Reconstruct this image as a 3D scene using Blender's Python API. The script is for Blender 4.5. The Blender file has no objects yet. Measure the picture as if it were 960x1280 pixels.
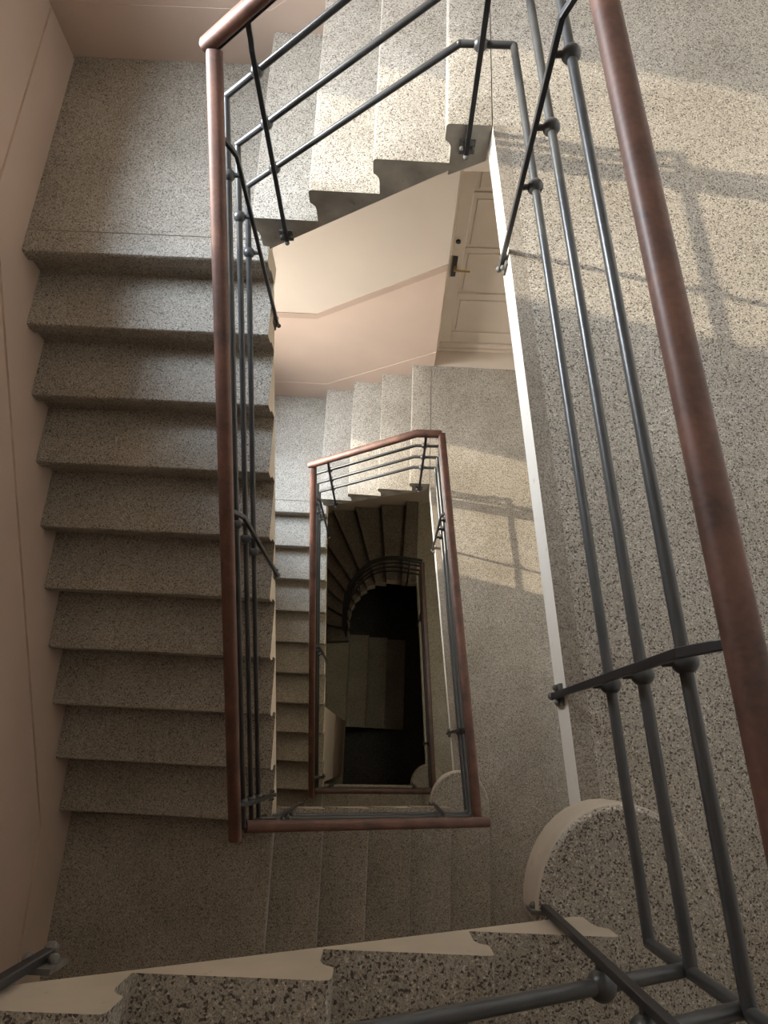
import bpy, bmesh, math, random
from mathutils import Vector, Matrix
random.seed(4)
SC = bpy.context.scene
COL = SC.collection

# ------------------------------------------------------------------ plan (metres)
R = 0.17                       # riser
H = 20 * R                     # storey height
L = 2.388                      # well length
XT0, G1 = 0.7256, 0.259        # upper short flight: first nosing, going
YL0, G2, SK = 2.3352, 0.2652, 0.0147
XB0, G3 = -0.0088, 0.2621      # lower short flight
XR, YF = 2.40, -1.15           # right wall, front wall
def Bx(y): return -1.0987 - 0.0213 * (L - y)           # left wall
def Yb(x): return 3.4855 + 0.0229 * (0.885 - x)        # back wall
WL = {0: (0.886, 0.0845), 1: (0.888, 0.0950), 2: (0.945, 0.0700)}
def Wx(y, k): a, s = WL[k]; return a + s * (L - y)     # well edge of the landing

# ------------------------------------------------------------------ materials
def new_mat(name):
    m = bpy.data.materials.new(name); m.use_nodes = True
    nt = m.node_tree
    return m, nt, nt.nodes['Principled BSDF']
def N(nt, t, **kw):
    n = nt.nodes.new(t)
    for k, v in kw.items(): setattr(n, k, v)
    return n
def ramp(nt, stops, interp='LINEAR'):
    r = N(nt, 'ShaderNodeValToRGB'); r.color_ramp.interpolation = interp
    e = r.color_ramp.elements
    while len(e) < len(stops): e.new(0.5)
    for i, (p, c) in enumerate(stops):
        e[i].position = p; e[i].color = (*c, 1)
    return r
def mixc(nt, fac, a, b, mode='MIX'):
    m = N(nt, 'ShaderNodeMix', data_type='RGBA', blend_type=mode)
    for sock, v in ((m.inputs[0], fac), (m.inputs[6], a), (m.inputs[7], b)):
        if hasattr(v, 'node'): nt.links.new(v, sock)
        elif isinstance(v, (int, float)): sock.default_value = v
        else: sock.default_value = (*v, 1)
    return m.outputs[2]
def terrazzo(name, base, dark, light, wear=0.5, scale=110, rough=0.5, amount=(0.30, 0.80)):
    m, nt, b = new_mat(name)
    co = N(nt, 'ShaderNodeTexCoord')
    v = N(nt, 'ShaderNodeTexVoronoi'); v.inputs['Scale'].default_value = scale
    v.inputs['Randomness'].default_value = 1
    nt.links.new(co.outputs['Object'], v.inputs['Vector'])
    sep = N(nt, 'ShaderNodeSeparateColor'); nt.links.new(v.outputs['Color'], sep.inputs[0])
    r = ramp(nt, [(0.0, dark), (amount[0], tuple(0.5 * (a + c) for a, c in zip(dark, base))), (amount[0] + 0.12, base),
                  (amount[1], base), (amount[1] + 0.06, light)], 'CONSTANT')
    nt.links.new(sep.outputs[0], r.inputs[0])
    v2 = N(nt, 'ShaderNodeTexVoronoi'); v2.inputs['Scale'].default_value = scale * 2.3
    nt.links.new(co.outputs['Object'], v2.inputs['Vector'])
    s2 = N(nt, 'ShaderNodeSeparateColor'); nt.links.new(v2.outputs['Color'], s2.inputs[0])
    r2 = ramp(nt, [(0.0, (.62, .60, .58)), (0.35, (1, 1, 1)), (0.88, (1.0, 1.0, 1.0)), (0.9, (1.18, 1.17, 1.15))], 'CONSTANT')
    nt.links.new(s2.outputs[1], r2.inputs[0])
    c = mixc(nt, 1.0, r.outputs[0], r2.outputs[0], 'MULTIPLY')
    n = N(nt, 'ShaderNodeTexNoise'); n.inputs['Scale'].default_value = 2.6; n.inputs['Detail'].default_value = 7
    n.inputs['Roughness'].default_value = 0.62
    nt.links.new(co.outputs['Object'], n.inputs['Vector'])
    r3 = ramp(nt, [(0.30, (1 - .42 * wear, 1 - .45 * wear, 1 - .50 * wear)), (0.62, (1.05, 1.05, 1.05))])
    nt.links.new(n.outputs['Fac'], r3.inputs[0])
    c = mixc(nt, 1.0, c, r3.outputs[0], 'MULTIPLY')
    nt.links.new(c, b.inputs['Base Color'])
    b.inputs['Roughness'].default_value = rough
    b.inputs['Specular IOR Level'].default_value = 0.45
    bp = N(nt, 'ShaderNodeBump'); bp.inputs['Strength'].default_value = 0.12; bp.inputs['Distance'].default_value = 0.002
    nt.links.new(n.outputs['Fac'], bp.inputs['Height']); nt.links.new(bp.outputs[0], b.inputs['Normal'])
    return m
def paint(name, col, var=0.10, rough=0.6, chips=None, scale=3.0):
    m, nt, b = new_mat(name)
    co = N(nt, 'ShaderNodeTexCoord')
    n = N(nt, 'ShaderNodeTexNoise'); n.inputs['Scale'].default_value = scale; n.inputs['Detail'].default_value = 6
    nt.links.new(co.outputs['Object'], n.inputs['Vector'])
    r = ramp(nt, [(0.3, tuple(c * (1 - var) for c in col)), (0.7, tuple(min(1, c * (1 + var)) for c in col))])
    nt.links.new(n.outputs['Fac'], r.inputs[0])
    out = r.outputs[0]
    if chips:
        n2 = N(nt, 'ShaderNodeTexNoise'); n2.inputs['Scale'].default_value = 28; n2.inputs['Detail'].default_value = 8
        n2.inputs['Roughness'].default_value = 0.7
        nt.links.new(co.outputs['Object'], n2.inputs['Vector'])
        r2 = ramp(nt, [(0.63, (0, 0, 0)), (0.67, (1, 1, 1))])
        nt.links.new(n2.outputs['Fac'], r2.inputs[0])
        out = mixc(nt, r2.outputs[0], out, chips)
    nt.links.new(out, b.inputs['Base Color'])
    b.inputs['Roughness'].default_value = rough
    bp = N(nt, 'ShaderNodeBump'); bp.inputs['Strength'].default_value = 0.08; bp.inputs['Distance'].default_value = 0.003
    n3 = N(nt, 'ShaderNodeTexNoise'); n3.inputs['Scale'].default_value = 60; n3.inputs['Detail'].default_value = 3
    nt.links.new(co.outputs['Object'], n3.inputs['Vector'])
    nt.links.new(n3.outputs['Fac'], bp.inputs['Height']); nt.links.new(bp.outputs[0], b.inputs['Normal'])
    return m
def wood(name, a, b_, rough=0.58):
    m, nt, b = new_mat(name)
    co = N(nt, 'ShaderNodeTexCoord')
    n = N(nt, 'ShaderNodeTexNoise'); n.inputs['Scale'].default_value = 9; n.inputs['Detail'].default_value = 8
    n.inputs['Distortion'].default_value = 0.6
    nt.links.new(co.outputs['Object'], n.inputs['Vector'])
    n2 = N(nt, 'ShaderNodeTexNoise'); n2.inputs['Scale'].default_value = 90; n2.inputs['Detail'].default_value = 4
    nt.links.new(co.outputs['Object'], n2.inputs['Vector'])
    ad = N(nt, 'ShaderNodeMath', operation='MULTIPLY_ADD'); ad.inputs[1].default_value = 0.35
    nt.links.new(n2.outputs['Fac'], ad.inputs[0]); nt.links.new(n.outputs['Fac'], ad.inputs[2])
    r = ramp(nt, [(0.45, a), (0.85, b_)])
    nt.links.new(ad.outputs[0], r.inputs[0]); nt.links.new(r.outputs[0], b.inputs['Base Color'])
    b.inputs['Roughness'].default_value = rough
    b.inputs['Coat Weight'].default_value = 0.08; b.inputs['Coat Roughness'].default_value = 0.25
    return m

M = {}
M['terrazzo'] = terrazzo('terrazzo', (.365, .335, .285), (.08, .068, .056), (.54, .50, .435), scale=270, amount=(.13, .86))
M['terrazzo_border'] = terrazzo('worn_terrazzo_border', (.31, .28, .235), (.17, .145, .12), (.40, .365, .31), scale=290, amount=(.2, .9), wear=.7)
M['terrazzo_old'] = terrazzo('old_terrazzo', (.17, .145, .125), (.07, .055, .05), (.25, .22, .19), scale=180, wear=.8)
M['terrazzo_edge'] = paint('rough_terrazzo_edge', (.30, .275, .235), .30, .75, (.16, .13, .11), 9)
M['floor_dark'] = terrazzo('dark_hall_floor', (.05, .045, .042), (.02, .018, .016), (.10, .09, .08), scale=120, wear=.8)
M['cream'] = paint('cream_paint', (.60, .53, .42), .10, .6, (.36, .31, .25))
M['string'] = paint('string_paint', (.40, .345, .27), .14, .65, (.30, .26, .21), 5)
M['white'] = paint('white_paint', (.74, .71, .64), .05, .5, (.55, .50, .43))
M['wall_cream'] = paint('cream_wall', (.50, .43, .355), .03, .65)
M['wall_light'] = paint('light_wall', (.82, .78, .72), .03, .65)
M['wall_dark'] = paint('dark_wall', (.24, .19, .15), .05, .6)
M['wall_pink'] = paint('pink_brown_wall', (.50, .385, .31), .04, .5)
M['wall_line'] = paint('brown_border_line', (.39, .29, .225), .05, .5)
M['door'] = paint('door_paint', (.60, .525, .44), .04, .4)
M['ceiling'] = paint('ceiling_paint', (.60, .54, .46), .04, .7)
M['iron'] = paint('grey_iron_paint', (.050, .052, .053), .18, .32, None, 14)
M['iron_black'] = paint('black_iron_paint', (.022, .022, .024), .2, .4, None, 14)
M['plate'] = paint('bracket_paint', (.10, .095, .085), .4, .7, (.45, .41, .35), 30)
M['wood'] = wood('varnished_wood', (.058, .028, .021), (.15, .068, .045))
M['wood_dark'] = wood('dark_varnished_wood', (.04, .020, .017), (.085, .042, .032))
M['brass'], _nt, _b = new_mat('brass'); _b.inputs['Base Color'].default_value = (.55, .40, .16, 1); _b.inputs['Metallic'].default_value = 1; _b.inputs['Roughness'].default_value = .3
M['black'] = paint('black_plate', (.02, .02, .02), .1, .35)
M['frame'] = paint('window_frame_paint', (.65, .60, .52), .04, .5)

# ------------------------------------------------------------------ helpers
def empty(name, loc, label=None, cat=None, group=None, kind=None):
    o = bpy.data.objects.new(name, None); COL.objects.link(o); o.location = loc
    o.empty_display_size = 0.1
    if label: o['label'] = label
    if cat: o['category'] = cat
    if group: o['group'] = group
    if kind: o['kind'] = kind
    return o
def link(name, bm, mats, parent=None, label=None, smooth=None, bevel=None, kind=None):
    """mesh given in world coordinates; re-based to the parent's origin"""
    bmesh.ops.recalc_face_normals(bm, faces=bm.faces)
    me = bpy.data.meshes.new(name)
    if parent is not None: bmesh.ops.translate(bm, verts=bm.verts, vec=-world_loc(parent))
    bm.to_mesh(me); bm.free()
    for m in (mats if isinstance(mats, (list, tuple)) else [mats]): me.materials.append(M[m])
    o = bpy.data.objects.new(name, me); COL.objects.link(o)
    if parent is not None: o.parent = parent
    if label: o['label'] = label
    if kind: o['kind'] = kind
    if smooth is not None:
        me.polygons.foreach_set('use_smooth', [True] * len(me.polygons))
        me.set_sharp_from_angle(angle=math.radians(smooth))
    if bevel:
        b = o.modifiers.new('bevel', 'BEVEL'); b.width = bevel; b.segments = 2; b.limit_method = 'ANGLE'; b.angle_limit = math.radians(40)
    return o
def world_loc(o):
    v = Vector(o.location)
    while o.parent is not None: o = o.parent; v += Vector(o.location)
    return v
def loft(bm, A, B, capA=0, capB=0, side=0):
    """closed solid between two polygons with equal vertex counts"""
    va = [bm.verts.new(p) for p in A]; vb = [bm.verts.new(p) for p in B]
    n = len(va)
    f = bm.faces.new(va); f.material_index = capA
    f = bm.faces.new(vb[::-1]); f.material_index = capB
    for i in range(n):
        j = (i + 1) % n
        f = bm.faces.new((va[i], vb[i], vb[j], va[j]))
        f.material_index = side[i] if isinstance(side, (list, tuple)) else side
    return va, vb
def box(bm, x0, x1, y0, y1, z0, z1, mi=0):
    loft(bm, [(x0, y0, z0), (x1, y0, z0), (x1, y1, z0), (x0, y1, z0)], [(x0, y0, z1), (x1, y0, z1), (x1, y1, z1), (x0, y1, z1)], mi, mi, mi)
def poly_slab(bm, pts, z0, z1, mi_top=0, mi_bot=0, side=0):
    loft(bm, [(x, y, z1) for x, y in pts], [(x, y, z0) for x, y in pts], mi_top, mi_bot, side)
def sweep(bm, pts, prof, up=Vector((0, 0, 1)), cap=True, mi=0):
    """sweep a 2-D profile (side, up) along a polyline with mitred corners"""
    P = [Vector(p) for p in pts]; n = len(P); rings = []
    T = []
    for i in range(n):
        a = (P[i] - P[i - 1]).normalized() if i else None
        b = (P[i + 1] - P[i]).normalized() if i < n - 1 else None
        T.append((a, b))
    prev_s = None
    for i in range(n):
        a, b = T[i]
        d = a if b is None else b if a is None else (a + b)
        d = d.normalized() if d.length > 1e-6 else a
        base = b if b is not None else a
        s = base.cross(up)
        if s.length < 0.15 and prev_s is not None: s = prev_s - base * prev_s.dot(base)
        elif s.length < 0.15: s = base.cross(Vector((0, 1, 0)))
        s.normalize(); prev_s = s
        u = s.cross(base).normalized()
        ring = []
        for (px, pz) in prof:
            v = P[i] + s * px + u * pz
            # slide along the base direction on to the mitre plane
            den = base.dot(d)
            if abs(den) > 0.25: v = v - base * ((v - P[i]).dot(d) / den)
            ring.append(bm.verts.new(v))
        rings.append(ring)
    m = len(prof)
    for i in range(n - 1):
        for j in range(m):
            k = (j + 1) % m
            f = bm.faces.new((rings[i][j], rings[i][k], rings[i + 1][k], rings[i + 1][j])); f.material_index = mi
    if cap:
        bm.faces.new(rings[0][::-1]); bm.faces.new(rings[-1])
def circle(r, n=14): return [(r * math.cos(2 * math.pi * i / n), r * math.sin(2 * math.pi * i / n)) for i in range(n)]
def oval(w, h, n=18, p=2.6):
    o = []
    for i in range(n):
        t = 2 * math.pi * i / n; c, s = math.cos(t), math.sin(t)
        o.append((w / 2 * math.copysign(abs(c) ** (2 / p), c), h / 2 * math.copysign(abs(s) ** (2 / p), s)))
    return o
def tube(bm, pts, r, n=14): sweep(bm, pts, circle(r, n))
def ball(bm, c, r, seg=20, rings=12, sz=1.0):
    bmesh.ops.create_uvsphere(bm, u_segments=seg, v_segments=rings, radius=r, matrix=Matrix.Translation(c) @ Matrix.Diagonal((1, 1, sz, 1)))
def rod(bm, a, b, r, n=12):
    a, b = Vector(a), Vector(b); d = b - a
    q = d.to_track_quat('Z', 'Y').to_matrix().to_4x4()
    bmesh.ops.create_cone(bm, cap_ends=True, segments=n, radius1=r, radius2=r, depth=d.length, matrix=Matrix.Translation((a + b) / 2) @ q)

# ------------------------------------------------------------------ stairs
RC = .024
def profile(g, s, back=None, bottom=None, dv=.20):
    """step section: u = towards the nose, z = height above the tread"""
    ub = -(g + RC) if back is None else back
    p = [(ub, 0), (-.014, 0), (-.005, -.0025), (-.001, -.008), (0, -.015), (0, -.064), (-.003, -.071), (-.012, -.077), (-.019, -.086),
         (-.0235, -.102), (-RC, -.1695)]
    if bottom is None:
        p += [(-RC, -dv + RC * s), (ub, -dv - ub * s)]
    else:
        p += [(-RC, bottom[0]), (ub, bottom[1])]
    return p
def step_x(parent, xn, ztop, direction, y0, y1, g, end_mi=(0, 0), back=None, bottom=None, name='step', dv=.20):
    """step whose nose points along +-x, extruded along y; y0 / y1 numbers or functions of x"""
    pr = profile(g, R / g, back, bottom, dv)
    f0 = y0 if callable(y0) else (lambda x: y0); f1 = y1 if callable(y1) else (lambda x: y1)
    A = [(xn + direction * u, f0(xn + direction * u), ztop + z) for u, z in pr]
    B = [(xn + direction * u, f1(xn + direction * u), ztop + z) for u, z in pr]
    bm = bmesh.new()
    side = [0] * len(pr); side[-2] = 2; side[-3] = 2
    loft(bm, A, B, end_mi[0], end_mi[1], side)
    return link(name, bm, ['terrazzo', 'string', 'cream', 'terrazzo_edge'], parent, smooth=35)
def step_y(parent, yn, ztop, g, x1=0.0, back=None, bottom=None, name='step'):
    """step whose nose points along -y, from the left wall to the well"""
    pr = profile(g, R / g, back, bottom)
    A = [(x1, yn - u, ztop + z) for u, z in pr]
    B = []
    for u, z in pr:
        y = yn - u; xb = Bx(y); B.append((xb, y + SK * (-xb), ztop + z))
    bm = bmesh.new()
    side = [0] * len(pr); side[-2] = 2; side[-3] = 2
    loft(bm, A, B, 1, 0, side)
    return link(name, bm, ['terrazzo', 'cream', 'cream'], parent, smooth=35)

def top_flight(k, label):
    z0 = -k * H
    t = empty('stair_flight', (XT0 - 1.5 * G1, L + .5, z0 - 4 * R), label, 'stairs')
    W0 = WL[k][0]
    for i in range(4):
        xn = XT0 - i * G1
        yw = (lambda x: L + .0303 * (W0 - x))
        back = -(W0 - XT0 - .003) if i == 0 else None
        step_x(t, xn, z0 - i * R, -1, yw, lambda x: Yb(x), G1, (3, 0), back=back, bottom=(-.228, -.152) if i == 0 else None, dv=.222)
    return t
def left_flight(k, label):
    z0 = -k * H - 4 * R
    t = empty('stair_flight', (-.55, YL0 - 5 * G2, z0 - 10 * R), label, 'stairs')
    for i in range(1, 10):
        step_y(t, YL0 - i * G2, z0 - i * R, G2)
    return t
def bottom_flight(k, label):
    """flight that ends on landing k"""
    zb = -(k - 1) * H - 14 * R
    t = empty('stair_flight', (XB0 + 3 * G3, -.6, -k * H), label, 'stairs')
    for i in range(1, 5):
        step_x(t, XB0 + i * G3, zb - i * R, 1, YF, 0.0, G3, (0, 1))
    # lowest step with a half-round end standing out past the string
    x5 = XB0 + 5 * G3; zt = zb - 5 * R
    pts = [(1.013, YF), (x5 + .012, YF), (x5 + .012, 0)]
    cx, a, b = 1.116, x5 + .012 - 1.116, .228
    for i in range(1, 20):
        th = math.pi * i / 20; pts.append((cx + a * math.cos(th), b * math.sin(th)))
    pts += [(cx - a, 0), (cx - a, -.03), (1.013, -.03)]
    bm = bmesh.new(); poly_slab(bm, pts, zt - R, zt, 0, 0, [0, 0] + [1] * 20 + [0, 0, 0])
    link('bullnose_step', bm, ['terrazzo', 'string'], t, label='lowest step with a half-round end', smooth=35, bevel=.014)
    return t
def quarter_top(k, label):
    z = -k * H - 4 * R
    t = empty('stair_landing', (-.55, 2.9, z), label, 'landing')
    step_y(t, YL0, z, G2, back=-.112, bottom=(-.20, -.20), name='edge_step')
    yj = YL0 + .115 + .001
    pts = [(Bx(yj), yj + SK * 1.1), (-.0, yj), (0.0, L + .06), (XT0 - 3 * G1 + RC, L + .06), (XT0 - 3 * G1 + RC, Yb(0)), (Bx(3.5), Yb(-1.1))]
    bm = bmesh.new(); poly_slab(bm, pts, z - .2, z, 0, 1, 1)
    link('slab', bm, ['terrazzo', 'cream'], t)
    return t
def quarter_bottom(k, label):
    z = -(k - 1) * H - 14 * R
    t = empty('stair_landing', (-.6, -.6, z), label, 'landing')
    step_x(t, XB0, z, 1, YF, 0.0, G3, (0, 1), back=-.127, bottom=(-.2, -.2), name='edge_step')
    yr = YL0 - 9 * G2 + RC
    xj = XB0 - .1272
    pts = [(xj, YF), (xj, yr - .03), (-.03, yr - .03), (-.03, yr - .001), (Bx(0), yr + SK * 1.1), (Bx(YF), YF)]
    bm = bmesh.new(); poly_slab(bm, pts, z - .2, z, 0, 1, 1)
    link('slab', bm, ['terrazzo', 'cream'], t)
    return t
def landing(k, mats=('terrazzo', 'white', 'cream', 'terrazzo_border')):
    z = -k * H; W0 = WL[k][0]
    pts = [(Wx(0, k), YF), (Wx(0, k), 0), (Wx(L, k), L), (W0, Yb(W0)), (XR, Yb(XR)), (XR, YF)]
    bm = bmesh.new(); 
    e = .05
    pts = [(Wx(0, k) + .001, YF), (Wx(0, k) + .001, 0), (Wx(0, k) + e, 0), (Wx(L, k) + e, L), (W0 + .001, L), (W0 + .001, Yb(W0)), (XR, Yb(XR)), (XR, YF)]
    poly_slab(bm, pts, z - .115, z, 0, 2, [2] * 8)
    poly_slab(bm, [(Wx(0, k), 0), (Wx(L, k), L), (Wx(L, k) + e, L), (Wx(0, k) + e, 0)], z - .115, z, 3, 2, [1, 0, 2, 2])
    o = link('floor', bm, mats, kind='structure')
    o['label'] = 'speckled terrazzo landing floor with a white painted edge, %s' % ('at the level of the nearest railing' if k == 0 else 'one storey below, in front of the panelled door' if k == 1 else 'two storeys down beside the dark winding stairs')
    return o

floors = [landing(0), landing(1), landing(2, ('terrazzo', 'cream', 'cream', 'terrazzo_border'))]
bottom_flight(0, 'nearest flight along the bottom edge of the photo, with a pale sawtooth string end')
top_flight(0, 'sunlit short flight at the top of the photo between the grey bars, descending left')
quarter_top(0, 'wide grey quarter landing in the top left corner below the mauve wall')
left_flight(0, 'long straight flight of nine wide speckled steps along the left wall')
quarter_bottom(1, 'shadowed brown quarter landing at the foot of the long left flight')
bottom_flight(1, 'shadowed brown short flight just below the reddish horizontal handrail in the lower middle')
top_flight(1, 'small sunlit flight one storey down, at the foot of the pink and cream wall')
quarter_top(1, 'small quarter landing one storey down, in the corner below the pink wall')
left_flight(1, 'narrow strip of grey steps one storey down, left of the inner railing')
quarter_bottom(2, 'dark quarter landing lower down, mostly hidden beneath the bottom left handrail corner')
bottom_flight(2, 'dark lowest short flight under the innermost horizontal handrail, with its own half-round step')

# winding flight two storeys down
zw = -2 * H
I = [(.752, 2.44), (.56, 2.452), (.41, 2.46), (.30, 2.43), (.205, 2.375), (.125, 2.30), (.075, 2.22), (.045, 2.12), (.035, 2.0), (.035, 1.86)]
O = [(.79, 3.485), (.455, 3.49), (.095, 3.50), (-.22, 3.505), (-.61, 3.51), (-.93, 3.515), (-1.080, 3.158), (-1.089, 2.70), (-1.10, 2.20), (-1.108, 1.79)]
wt = empty('winding_stair_flight', (-.1, 2.8, zw - 10 * R), 'dark winding flight of fanned wedge steps two storeys down in the well', 'stairs')
def curve_between(i):
    return [I[i - 1], I[i]]
for i in range(0, 10):
    if i == 0:
        pts = [(WL[2][0] - .001, L + .001), (WL[2][0] - .001, 3.484), O[0], I[0], (.752, L + .001)]
        zt = zw
    else:
        # carried a little under the step above
        a, b = Vector((*I[i - 1], 0)), Vector((*O[i - 1], 0))
        pts = [I[i - 1], O[i - 1]] + ([(-1.08, 3.515)] if i == 6 else []) + [O[i], I[i]]
        zt = zw - i * R
    bm = bmesh.new(); poly_slab(bm, pts, zt - .22, zt, 0, 0, [1 if j == len(pts) - 1 else 0 for j in range(len(pts))])
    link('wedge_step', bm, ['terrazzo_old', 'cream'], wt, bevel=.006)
zl = zw - 10 * R
st = empty('stair_landing', (-.5, .9, zl), 'dark brown landing at the foot of the winding flight', 'landing')
bm = bmesh.new(); poly_slab(bm, [(-1.12, YF), (.045, YF), (.045, 1.858), (-.2, 1.84), (-1.108, 1.785)], zl - .2, zl, 0, 0, 0)
link('slab', bm, ['terrazzo'], st, bevel=.006)
lf = empty('stair_flight', (.5, 1.35, zl - 4 * R), 'three dark steps at the very bottom of the stairwell, descending right', 'stairs')
for i in range(1, 4):
    step_x(lf, .045 + .28 * i, zl - i * R, 1, .676, 2.0, .28, (0, 0), back=-.31)
for o in lf.children:
    for q in range(3): o.data.materials[q] = M['terrazzo']
zg = zl - 4 * R

# ------------------------------------------------------------------ railings
ZR, ZB = .870, (.270, .470, .670)          # landing rail and bars, above the landing
PR = oval(.054, .048)
STRIP = [(-.015, -.030), (.015, -.030), (.015, -.0235), (-.015, -.0235)]
RB = .0118
def handrail(t, pts, mat='wood', up=Vector((0, 0, 1))):
    bm = bmesh.new(); sweep(bm, pts, PR, up)
    o = link('handrail', bm, mat, t, smooth=40, label='varnished wooden handrail')
    bm = bmesh.new(); sweep(bm, pts, STRIP, up); link('rail_strip', bm, 'iron_black', t)
    return o
def bar(t, pts):
    bm = bmesh.new(); tube(bm, pts, RB)
    for p in pts[1:-1]: ball(bm, Vector(p), RB * 1.04, 12, 8)
    ball(bm, Vector(pts[-1]), RB * 1.02, 12, 8)
    return link('rail_bar', bm, 'iron', t, smooth=50)
def post(t, foot, inward, rail_pt, ball_pts, along):
    """flat iron post: fixed to the string face at foot, upright, then cranked in under the handrail"""
    f = Vector(foot); i = Vector(inward); a = Vector(along); z = Vector((0, 0, 1))
    rp = Vector(rail_pt)
    top = rp.z - .030
    off = (rp - f).dot(i)
    bm = bmesh.new()
    pr = [(-.0085, -.007), (.0085, -.007), (.0085, .007), (-.0085, .007)]
    path = [f - z * .045, f + z * (top - f.z - .085), f + z * (top - f.z - .055) + i * .012, f + z * (top - f.z - .022) + i * (off * .62), f + z * (top - f.z) + i * off]
    sweep(bm, path, pr, up=i)
    o = link('post', bm, 'iron_black', t, bevel=.002)
    bm = bmesh.new()
    c = f + i * .010
    e = (a * .028, i * .004, z * .030)
    def obox(c, e):
        vs = []
        for sx in (-1, 1):
            for sy in (-1, 1):
                for sz in (-1, 1): vs.append(bm.verts.new(c + e[0] * sx + e[1] * sy + e[2] * sz))
        for q in ((0, 1, 3, 2), (4, 6, 7, 5), (0, 4, 5, 1), (2, 3, 7, 6), (0, 2, 6, 4), (1, 5, 7, 3)): bm.faces.new([vs[w] for w in q])
    obox(c - z * .015, e)
    for s in (-1, 1):
        ball(bm, c - z * .015 + a * (.019 * s) - i * .008, .009, 10, 6)
    ball(bm, f - z * .047 - i * .004, .011, 10, 6)
    link('fixing_plate', bm, 'plate', o)
    for b in ball_pts:
        b = Vector(b)
        bm = bmesh.new(); ball(bm, b, .0235)
        # socket collars where the bar enters, stub back to the post
        q = Vector((f.x, f.y, b.z))
        d = b - q; d = i * d.dot(i)
        rod(bm, b - d + i * .004, b, .0085)
        link('ball_joint', bm, 'iron', o, smooth=40)
    return o
# ---- landing railing
def rail_landing(k, label, wood_mat='wood', yposts=(1.86, .475), top_end=None):
    z0 = -k * H
    o = .028 if k < 2 else .02
    Y0, Y1 = -.022, L + .030
    t = empty('stair_railing', (Wx(1.2, k), 1.2, z0), label, 'railing')
    handrail(t, [(Wx(Y1, k) + o, Y1 + .0, z0 + ZR), (Wx(Y0, k) + o, Y0 - .0, z0 + ZR)], wood_mat)
    s = WL[k][1]; al = Vector((-s, 1, 0)).normalized(); inn = Vector((al.y, -al.x, 0))
    for j, zb in enumerate(ZB):
        up = z0 + 1.05 - (.60, .40, .20)[j]
        x = Wx(Y0, k) + o
        bar(t, [(Wx(Y1, k) + o, Y1, z0 + zb), (x, Y0, z0 + zb), (x, Y0, up - .005)])
    for y in yposts:
        post(t, (Wx(y, k) - .014, y, z0 - .045), inn, (Wx(y, k) + o, y, z0 + ZR), [(Wx(y, k) + o, y, z0 + zb) for zb in ZB], al)
    return t
SL1 = R / G1
def rail_top(k, label, wood_mat='wood'):
    z0 = -k * H; y = L + .030; o = .028
    xr = Wx(y, k) + o; xk = .742; xe = -.036; s = .785
    t = empty('stair_railing', (.4, y, z0 - 2 * R), label, 'railing')
    def path(zz): return [(xr, y, z0 + zz), (xk, y, z0 + zz), (xe, y, z0 + zz - s * (xk - xe))]
    hp = path(ZR); hp[-1] = (xe - .028, y, z0 + ZR - s * (xk - xe + .028)); handrail(t, hp, wood_mat)
    for zb in ZB: bar(t, path(zb))
    def at(x, zz): return zz if x > xk else zz - s * (xk - x)
    for x, fz in ((.807, -.075), (.088, -.585)):
        post(t, (x, L - .004 + .0303 * (WL[k][0] - x) - .010, z0 + fz), (0, 1, 0), (x, y, z0 + at(x, ZR)), [(x, y, z0 + at(x, zb)) for zb in ZB], (1, 0, 0))
    return t
SLL = .6776
def rail_left(k, label, wood_mat='wood'):
    z0 = -k * H; x = -.034; y0 = L + .036; ye = -.022
    t = empty('stair_railing', (x, 1.2, z0 - 9 * R), label, 'railing')
    zt = ZR - .785 * (.742 + .036)
    def z(y, d): return z0 + zt - d - SLL * (y0 - y)
    handrail(t, [(x, y0 - .022, z(y0 - .022, .012)), (x, ye - .030, z(ye - .030, 0))], wood_mat)
    for j, d in enumerate((.60, .40, .20)):
        zb = -(k) * H - 14 * R + .76 - d            # flight below starts here
        bar(t, [(x, y0 - .006, z(y0, d)), (x, ye, z(ye, d)), (x, ye, zb + .005)])
    for y, fz in ((2.215, -.945), (1.158, -1.590), (.088, -2.112)):
        post(t, (.012, y, z0 + fz), (-1, 0, 0), (x, y, z(y, 0)), [(x, y, z(y, d)) for d in (.60, .40, .20)], (0, 1, 0))
    return t
def rail_bottom(k, label, wood_mat='wood'):
    z0 = -k * H; y = -.022; o = .028
    xr = Wx(y, k) + o; xl = -.034
    t = empty('stair_railing', (.5, y, z0), label, 'railing')
    s = (6 * R + .76 - 1.05) / (xr - xl)
    def z(x, d): return z0 + 1.05 - d + s * (xr - x)
    handrail(t, [(xl + .004, y, z(xl + .004, 0)), (xr + .035, y, z(xr + .035, 0))], wood_mat)
    for d in (.60, .40, .20): bar(t, [(xl, y, z(xl, d)), (xr, y, z(xr, d))])
    for x, fz in ((.095, .695), (.936, .155)):
        post(t, (x, .014, z0 + fz), (0, -1, 0), (x, y, z(x, 0)), [(x, y, z(x, d)) for d in (.60, .40, .20)], (1, 0, 0))
    return t
rail_landing(0, 'nearest railing down the right side of the photo, thick wooden handrail over three grey bars')
rail_top(0, 'railing with three long slanting grey bars across the top of the photo')
rail_left(0, 'long railing descending beside the left flight, reddish handrail and grey bars seen almost edge-on')
rail_bottom(0, 'black railing bars and ball joint in the lower right foreground, above the pale string')
rail_bottom(1, 'railing with the reddish horizontal handrail across the lower middle of the photo')
rail_landing(1, 'inner railing one storey down, handrail slanting from the small mitred corner to the lower right')
rail_top(1, 'small railing along the top of the inner well, thin bars below a short reddish handrail')
rail_left(1, 'inner left railing one storey down, with a dark reddish handrail')
rail_bottom(2, 'short dark horizontal railing at the bottom of the inner well', 'wood_dark')
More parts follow.
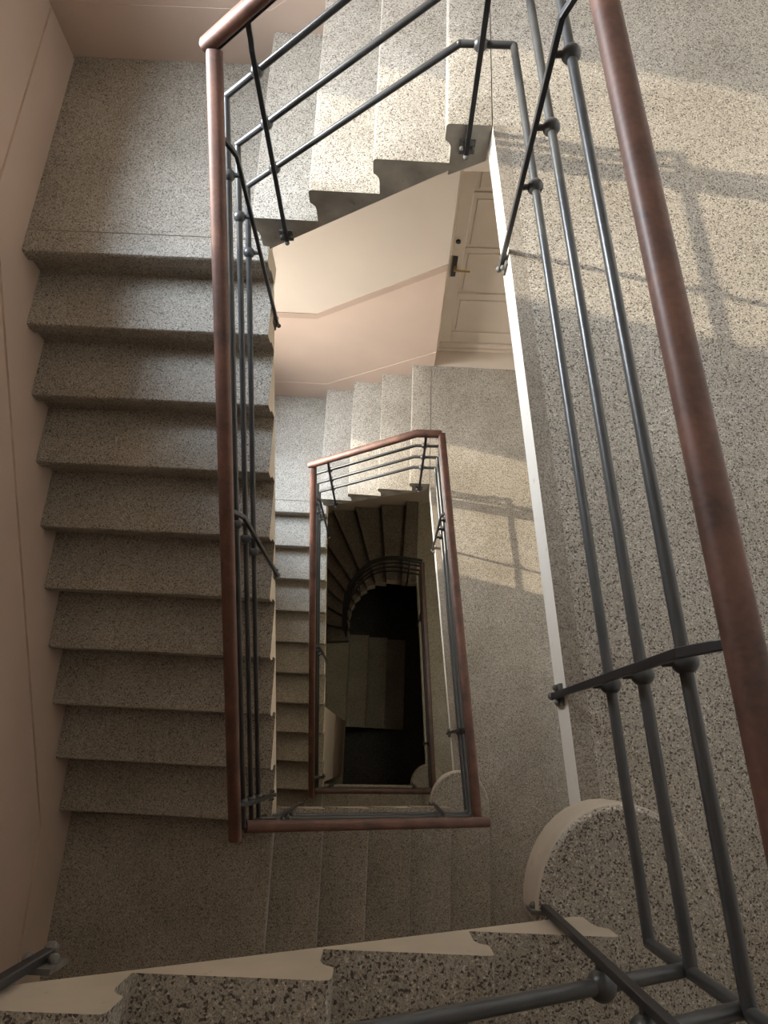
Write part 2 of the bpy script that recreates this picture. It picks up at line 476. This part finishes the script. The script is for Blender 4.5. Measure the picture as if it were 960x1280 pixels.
rail_landing(2, 'dark narrow railing two storeys down along the olive landing', 'wood_dark', (1.86, .45))
# winding railing
wr = empty('winding_stair_railing', (.3, 2.4, zw), 'dark curved railing sweeping around the winding steps deep in the well', 'railing')
WP = [(.95, 2.42), (.75, 2.47), (.56, 2.49), (.40, 2.49), (.29, 2.46), (.195, 2.405), (.115, 2.33), (.06, 2.24), (.03, 2.14), (.018, 2.02), (.015, 1.86)]
WP = [(WL[2][0] + .02, L + .03), (.745, L + .06)] + WP[2:]
def wz(i): return zw - max(0, i - 1) * R
def smooth_path(h):
    P = [Vector((*p, wz(i) + h)) for i, p in enumerate(WP)]
    out = []
    for i in range(len(P) - 1):
        p0 = P[max(i - 1, 0)]; p1 = P[i]; p2 = P[i + 1]; p3 = P[min(i + 2, len(P) - 1)]
        if i == 0: out += [p1]; continue
        for q in range(4):
            u = q / 4; out.append(.5 * ((2 * p1) + (p2 - p0) * u + (2 * p0 - 5 * p1 + 4 * p2 - p3) * u * u + (3 * p1 - p0 - 3 * p2 + p3) * u ** 3))
    return out + [P[-1]]
bm = bmesh.new(); sweep(bm, smooth_path(.90), PR); link('handrail', bm, 'iron_black', wr, smooth=40)
for h in (.30, .50, .70):
    bm = bmesh.new(); tube(bm, smooth_path(h), RB, 10); link('rail_bar', bm, 'iron_black', wr, smooth=50)
for i in (1, 5, 9):
    p = Vector((*WP[i], 0)); q = Vector((*I[min(i - 1, 9)], 0))
    if i == 1: p = Vector((.82, L + .045, 0)); q = Vector((.82, L - .012, 0))
    bm = bmesh.new()
    zz = wz(i)
    for a, b in (((q.x, q.y, zz - .12), (q.x, q.y, zz + .80)), ((q.x, q.y, zz + .80), (p.x, p.y, zz + .875))): rod(bm, a, b, .010, 8)
    link('post', bm, 'iron_black', wr)

# ------------------------------------------------------------------ room shell
ZC, ZF = 3.25, zg
WIN = [(2.13, 3.30, .10 - k * H, 1.75 - k * H) for k in (0, 1)]
T = .35
def struct(name, bm, mats, **kw):
    return link(name, bm, mats, kind='structure', **kw)
# left wall in panels around the two windows
bm = bmesh.new()
def lw(y0, y1, z0, z1):
    a, b = Bx(y0), Bx(y1)
    loft(bm, [(a, y0, z0), (b, y1, z0), (b - T, y1, z0), (a - T, y0, z0)], [(a, y0, z1), (b, y1, z1), (b - T, y1, z1), (a - T, y0, z1)], 0, 0, 0)
yA, yB = YF - T, Yb(-1.1) + T
lw(yA, WIN[0][0], ZF, ZC); lw(WIN[0][1], yB, ZF, ZC)
zs = [ZF, WIN[1][2], WIN[1][3], WIN[0][2], WIN[0][3], ZC]
for a, b in ((0, 1), (2, 3), (4, 5)): lw(WIN[0][0], WIN[0][1], zs[a], zs[b])
struct('wall_left', bm, 'wall_pink')
for n, (y0, y1, z0, z1) in enumerate(WIN):
    w = empty('window_%d' % (n + 1), (Bx(2.5) - .25, 2.5, z0), kind='structure')
    bm = bmesh.new(); x0 = Bx(2.5) - .30
    f = .05
    box(bm, x0, x0 + .06, y0, y0 + f * .5, z0, z1); box(bm, x0, x0 + .06, y1 - f * .5, y1, z0, z1)
    box(bm, x0, x0 + .06, y0, y1, z0, z0 + f); box(bm, x0, x0 + .06, y0, y1, z1 - f, z1)
    link('window_frame', bm, 'frame', w)
    bm = bmesh.new(); box(bm, Bx(2.5) - .24, Bx(2.5) + .02, y0 - .0, y1 + .0, z0 - .0, z0 + .025)
    link('window_sill', bm, 'frame', w)
# back wall with the door opening
DX0, DX1, DZ1 = .913, 1.80, -H + 2.12
bm = bmesh.new()
def bw(x0, x1, z0, z1, bm=bm, d0=0.0, d1=T, mi=0):
    loft(bm, [(x0, Yb(x0) + d0, z0), (x1, Yb(x1) + d0, z0), (x1, Yb(x1) + d1, z0), (x0, Yb(x0) + d1, z0)],
         [(x0, Yb(x0) + d0, z1), (x1, Yb(x1) + d0, z1), (x1, Yb(x1) + d1, z1), (x0, Yb(x0) + d1, z1)], mi, mi, mi)
bw(Bx(3.5) - T, DX0, ZF, ZC); bw(DX1, XR + T, ZF, ZC); bw(DX0, DX1, ZF, -H); bw(DX0, DX1, DZ1, ZC)
struct('wall_back', bm, 'wall_cream')
bm = bmesh.new(); box(bm, XR, XR + T, YF - T, 4.2, ZF, ZC); struct('wall_right', bm, 'wall_light')
bm = bmesh.new(); box(bm, Bx(YF) - T, XR, YF - T, YF, ZF, ZC); struct('wall_front', bm, 'wall_dark')
bm = bmesh.new(); box(bm, -1.6, XR + T, YF - T, 4.2, ZC, ZC + .2); struct('ceiling', bm, 'ceiling')
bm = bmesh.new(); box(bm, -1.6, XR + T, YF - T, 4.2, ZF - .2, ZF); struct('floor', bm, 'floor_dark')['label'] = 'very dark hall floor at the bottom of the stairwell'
# painted dado, its border line and the plinth on the back wall, one set per storey
def band(name, mat, xs, top, bot, d, kind='structure', label=None):
    """plate on the back wall between two polylines given at the same x positions"""
    bm = bmesh.new()
    for i in range(len(xs) - 1):
        a, b = xs[i], xs[i + 1]
        loft(bm, [(a, Yb(a) - d, bot[i]), (b, Yb(b) - d, bot[i + 1]), (b, Yb(b) - d, top[i + 1]), (a, Yb(a) - d, top[i])],
             [(a, Yb(a) + .001, bot[i]), (b, Yb(b) + .001, bot[i + 1]), (b, Yb(b) + .001, top[i + 1]), (a, Yb(a) + .001, top[i])])
    bmesh.ops.remove_doubles(bm, verts=bm.verts, dist=1e-5)
    bm.faces.ensure_lookup_table()
    return link(name, bm, mat, kind=kind)
n = 0
for k in (0, 1):
    z0 = -k * H
    xs = [Bx(3.5), -.05, DX0 - .002]
    zq = z0 - 4 * R
    dt = [zq + 1.335, zq + 1.345, z0 + 1.315]
    db = [zq - .02, zq - .02, z0 - .55]
    band('trim_%d' % (n + 1), 'wall_pink', xs, dt, db, .003)
    band('trim_%d' % (n + 2), 'wall_line', xs, dt, [v - .065 for v in dt], .005)
    n += 2
    pt = [zq + .265, zq + .27, z0 + .22]
    band('baseboard_back', 'wall_pink', xs, pt, db, .006)
    if k == 1: pass
# stepped plinth along the left wall
for k in (0, 1):
    z0 = -k * H - 4 * R
    bm = bmesh.new()
    yy = [3.5, 2.42, -.10, YF]
    zt = [z0 + .25, z0 + .245, z0 - 10 * R + .34, z0 - 10 * R + .25]
    zb = [z0 - .1, z0 - .25, z0 - 10 * R - .25, z0 - 10 * R - .1]
    for i in range(3):
        a, b = yy[i], yy[i + 1]
        loft(bm, [(Bx(a) + .010, a, zb[i]), (Bx(b) + .010, b, zb[i + 1]), (Bx(b) + .010, b, zt[i + 1]), (Bx(a) + .010, a, zt[i])],
             [(Bx(a) - .001, a, zb[i]), (Bx(b) - .001, b, zb[i + 1]), (Bx(b) - .001, b, zt[i + 1]), (Bx(a) - .001, a, zt[i])])
    bmesh.ops.remove_doubles(bm, verts=bm.verts, dist=1e-5)
    link('baseboard_left', bm, 'wall_pink', kind='structure')
# cream partition beside the lowest landing
bm = bmesh.new(); loft(bm, [(-.06, .03, zl), (.03, .03, zl), (.03, .74, zl), (-.06, .74, zl)], [(-.06, .03, -5.79), (-.003, .03, -5.79), (-.003, .74, -5.33), (-.06, .74, -5.33)])
struct('wall_partition', bm, 'wall_cream')
bm = bmesh.new(); loft(bm, [(.024, .03, zl), (.034, .03, zl), (.034, .744, zl), (.024, .744, zl)], [(.008, .03, zl + 1.75), (.016, .03, zl + 1.75), (.016, .744, zl + 1.75), (.008, .744, zl + 1.75)])
struct('trim_9', bm, 'wall_line')

# ------------------------------------------------------------------ panelled door one storey down
dz = -H; DY = 3.652
door = empty('door_1', ((DX0 + DX1) / 2, DY, dz), kind='structure')
door['label'] = 'cream panelled door with a brass lever on the landing one storey down'
bm = bmesh.new()
box(bm, DX0, DX0 + .032, DY - .012, DY + .10, dz, DZ1); box(bm, DX1 - .032, DX1, DY - .012, DY + .10, dz, DZ1); box(bm, DX0 + .032, DX1 - .032, DY - .012, DY + .10, DZ1 - .032, DZ1)
link('door_frame', bm, 'door', door, bevel=.003)
bm = bmesh.new(); box(bm, DX0 + .032, DX1 - .032, DY + .022, DY + .06, dz + .02, DZ1 - .034)
# stiles and rails standing proud of recessed panels
x0, x1 = DX0 + .034, DX1 - .034
rows = [(dz + .245, dz + .70), (dz + .76, dz + 1.235), (dz + 1.265, dz + 1.745), (dz + 1.775, dz + 2.02)]
box(bm, x0, x0 + .085, DY + .010, DY + .022, dz + .10, DZ1 - .034); box(bm, x1 - .085, x1, DY + .010, DY + .022, dz + .10, DZ1 - .034)
zz = [dz + .10] + [v for r_ in rows for v in r_] + [DZ1 - .034]
for i in range(0, len(zz), 2): box(bm, x0 + .085, x1 - .085, DY + .010, DY + .022, zz[i], zz[i + 1])
link('door_leaf', bm, 'door', door, bevel=.003)
for a, b in rows:
    bm = bmesh.new(); box(bm, x0 + .115, x1 - .115, DY + .014, DY + .024, a + .03, b - .03)
    link('door_panel', bm, 'door', door, bevel=.006)
bm = bmesh.new(); box(bm, DX0, DX1, DY - .02, DY + .10, dz, dz + .035); box(bm, DX0 + .034, DX1 - .034, DY - .008, DY + .022, dz + .04, dz + .098)
link('threshold', bm, 'door', door, bevel=.004)
bm = bmesh.new(); box(bm, .957, .993, DY - .006, DY, -2.424, -2.205); hp = link('handle_plate', bm, 'black', door, label='black handle plate', bevel=.004)
bm = bmesh.new(); rod(bm, (.977, DY, -2.30), (.977, DY - .05, -2.30), .008); rod(bm, (.972, DY - .05, -2.30), (1.085, DY - .052, -2.305), .0075)
link('lever', bm, 'brass', hp, smooth=40, label='brass lever handle')
bm = bmesh.new(); rod(bm, (.978, DY, -2.052), (.978, DY - .012, -2.052), .017, 16); link('lock', bm, 'black', door, smooth=40, label='round black lock')

# ------------------------------------------------------------------ light
SKY = (1650, 1050); FACADE = (52, 66)
def area(name, loc, rot, sx, sy, e, col, spread=180):
    l = bpy.data.lights.new(name, 'AREA'); l.shape = 'RECTANGLE'; l.size = sx; l.size_y = sy; l.energy = e; l.color = col; l.spread = math.radians(spread)
    o = bpy.data.objects.new(name, l); COL.objects.link(o); o.location = loc; o.rotation_euler = rot
    return o
for n, (y0, y1, z0, z1) in enumerate(WIN):
    # the patch of sky each window looks up to
    p = Vector((-4.6, 3.3, z0 + 3.9)); q = Vector((-1.2, (y0 + y1) / 2, (z0 + z1) / 2))
    area('sky_daylight', p, (q - p).to_track_quat('-Z', 'Y').to_euler(), 3.6, 4.2, SKY[n], (.74, .86, 1.0))
    # light thrown back by the facades opposite
    area('facade_daylight', (Bx(2.5) - T - .06, (y0 + y1) / 2, (z0 + z1) / 2), (0, math.radians(-90), 0), z1 - z0, y1 - y0, FACADE[n], (1.0, .95, .88), 115)
s = bpy.data.lights.new('sun', 'SUN'); s.energy = 5.6; s.color = (1, .87, .66); s.angle = math.radians(.7)
so = bpy.data.objects.new('sun', s); COL.objects.link(so)
az, el = math.radians(-12.2), math.radians(23.4)
d = Vector((math.cos(az) * math.cos(el), math.sin(az) * math.cos(el), -math.sin(el)))
so.rotation_euler = d.to_track_quat('-Z', 'Y').to_euler(); so.location = (-6, 3.5, 4)
# weak unseen fill added just under the ceiling to lift the whole well
area('stairwell_fill', (.9, 1.2, ZC - .03), (0, 0, 0), 1.6, 2.2, 4, (1.0, .93, .84))
area('landing_fill', (1.6, 1.6, -H - .14), (0, 0, 0), .5, 1.2, 14, (1.0, .88, .60))  # added fill that brightens the dim lower landing and winding steps, no real fitting
w = bpy.data.worlds.new('world'); SC.world = w; w.use_nodes = True
w.node_tree.nodes['Background'].inputs[0].default_value = (.75, .86, 1, 1)
w.node_tree.nodes['Background'].inputs[1].default_value = .5

# ------------------------------------------------------------------ camera
cam = bpy.data.cameras.new('camera'); co = bpy.data.objects.new('camera', cam); COL.objects.link(co)
cam.sensor_fit = 'HORIZONTAL'; cam.sensor_width = 36; cam.lens = 871.27 / 960 * 36; cam.clip_start = .02
co.location = (.577, .3089, 1.8464); co.rotation_euler = (.3353, -.0032, .0364)
SC.camera = co
SC.view_settings.view_transform = 'Standard'; SC.view_settings.look = 'None'; SC.view_settings.gamma = 1
SC.view_settings.use_curve_mapping = False
SC.view_settings.exposure = 0.12
SC.cycles.use_denoising = True
SC.cycles.max_bounces = 10; SC.cycles.diffuse_bounces = 6
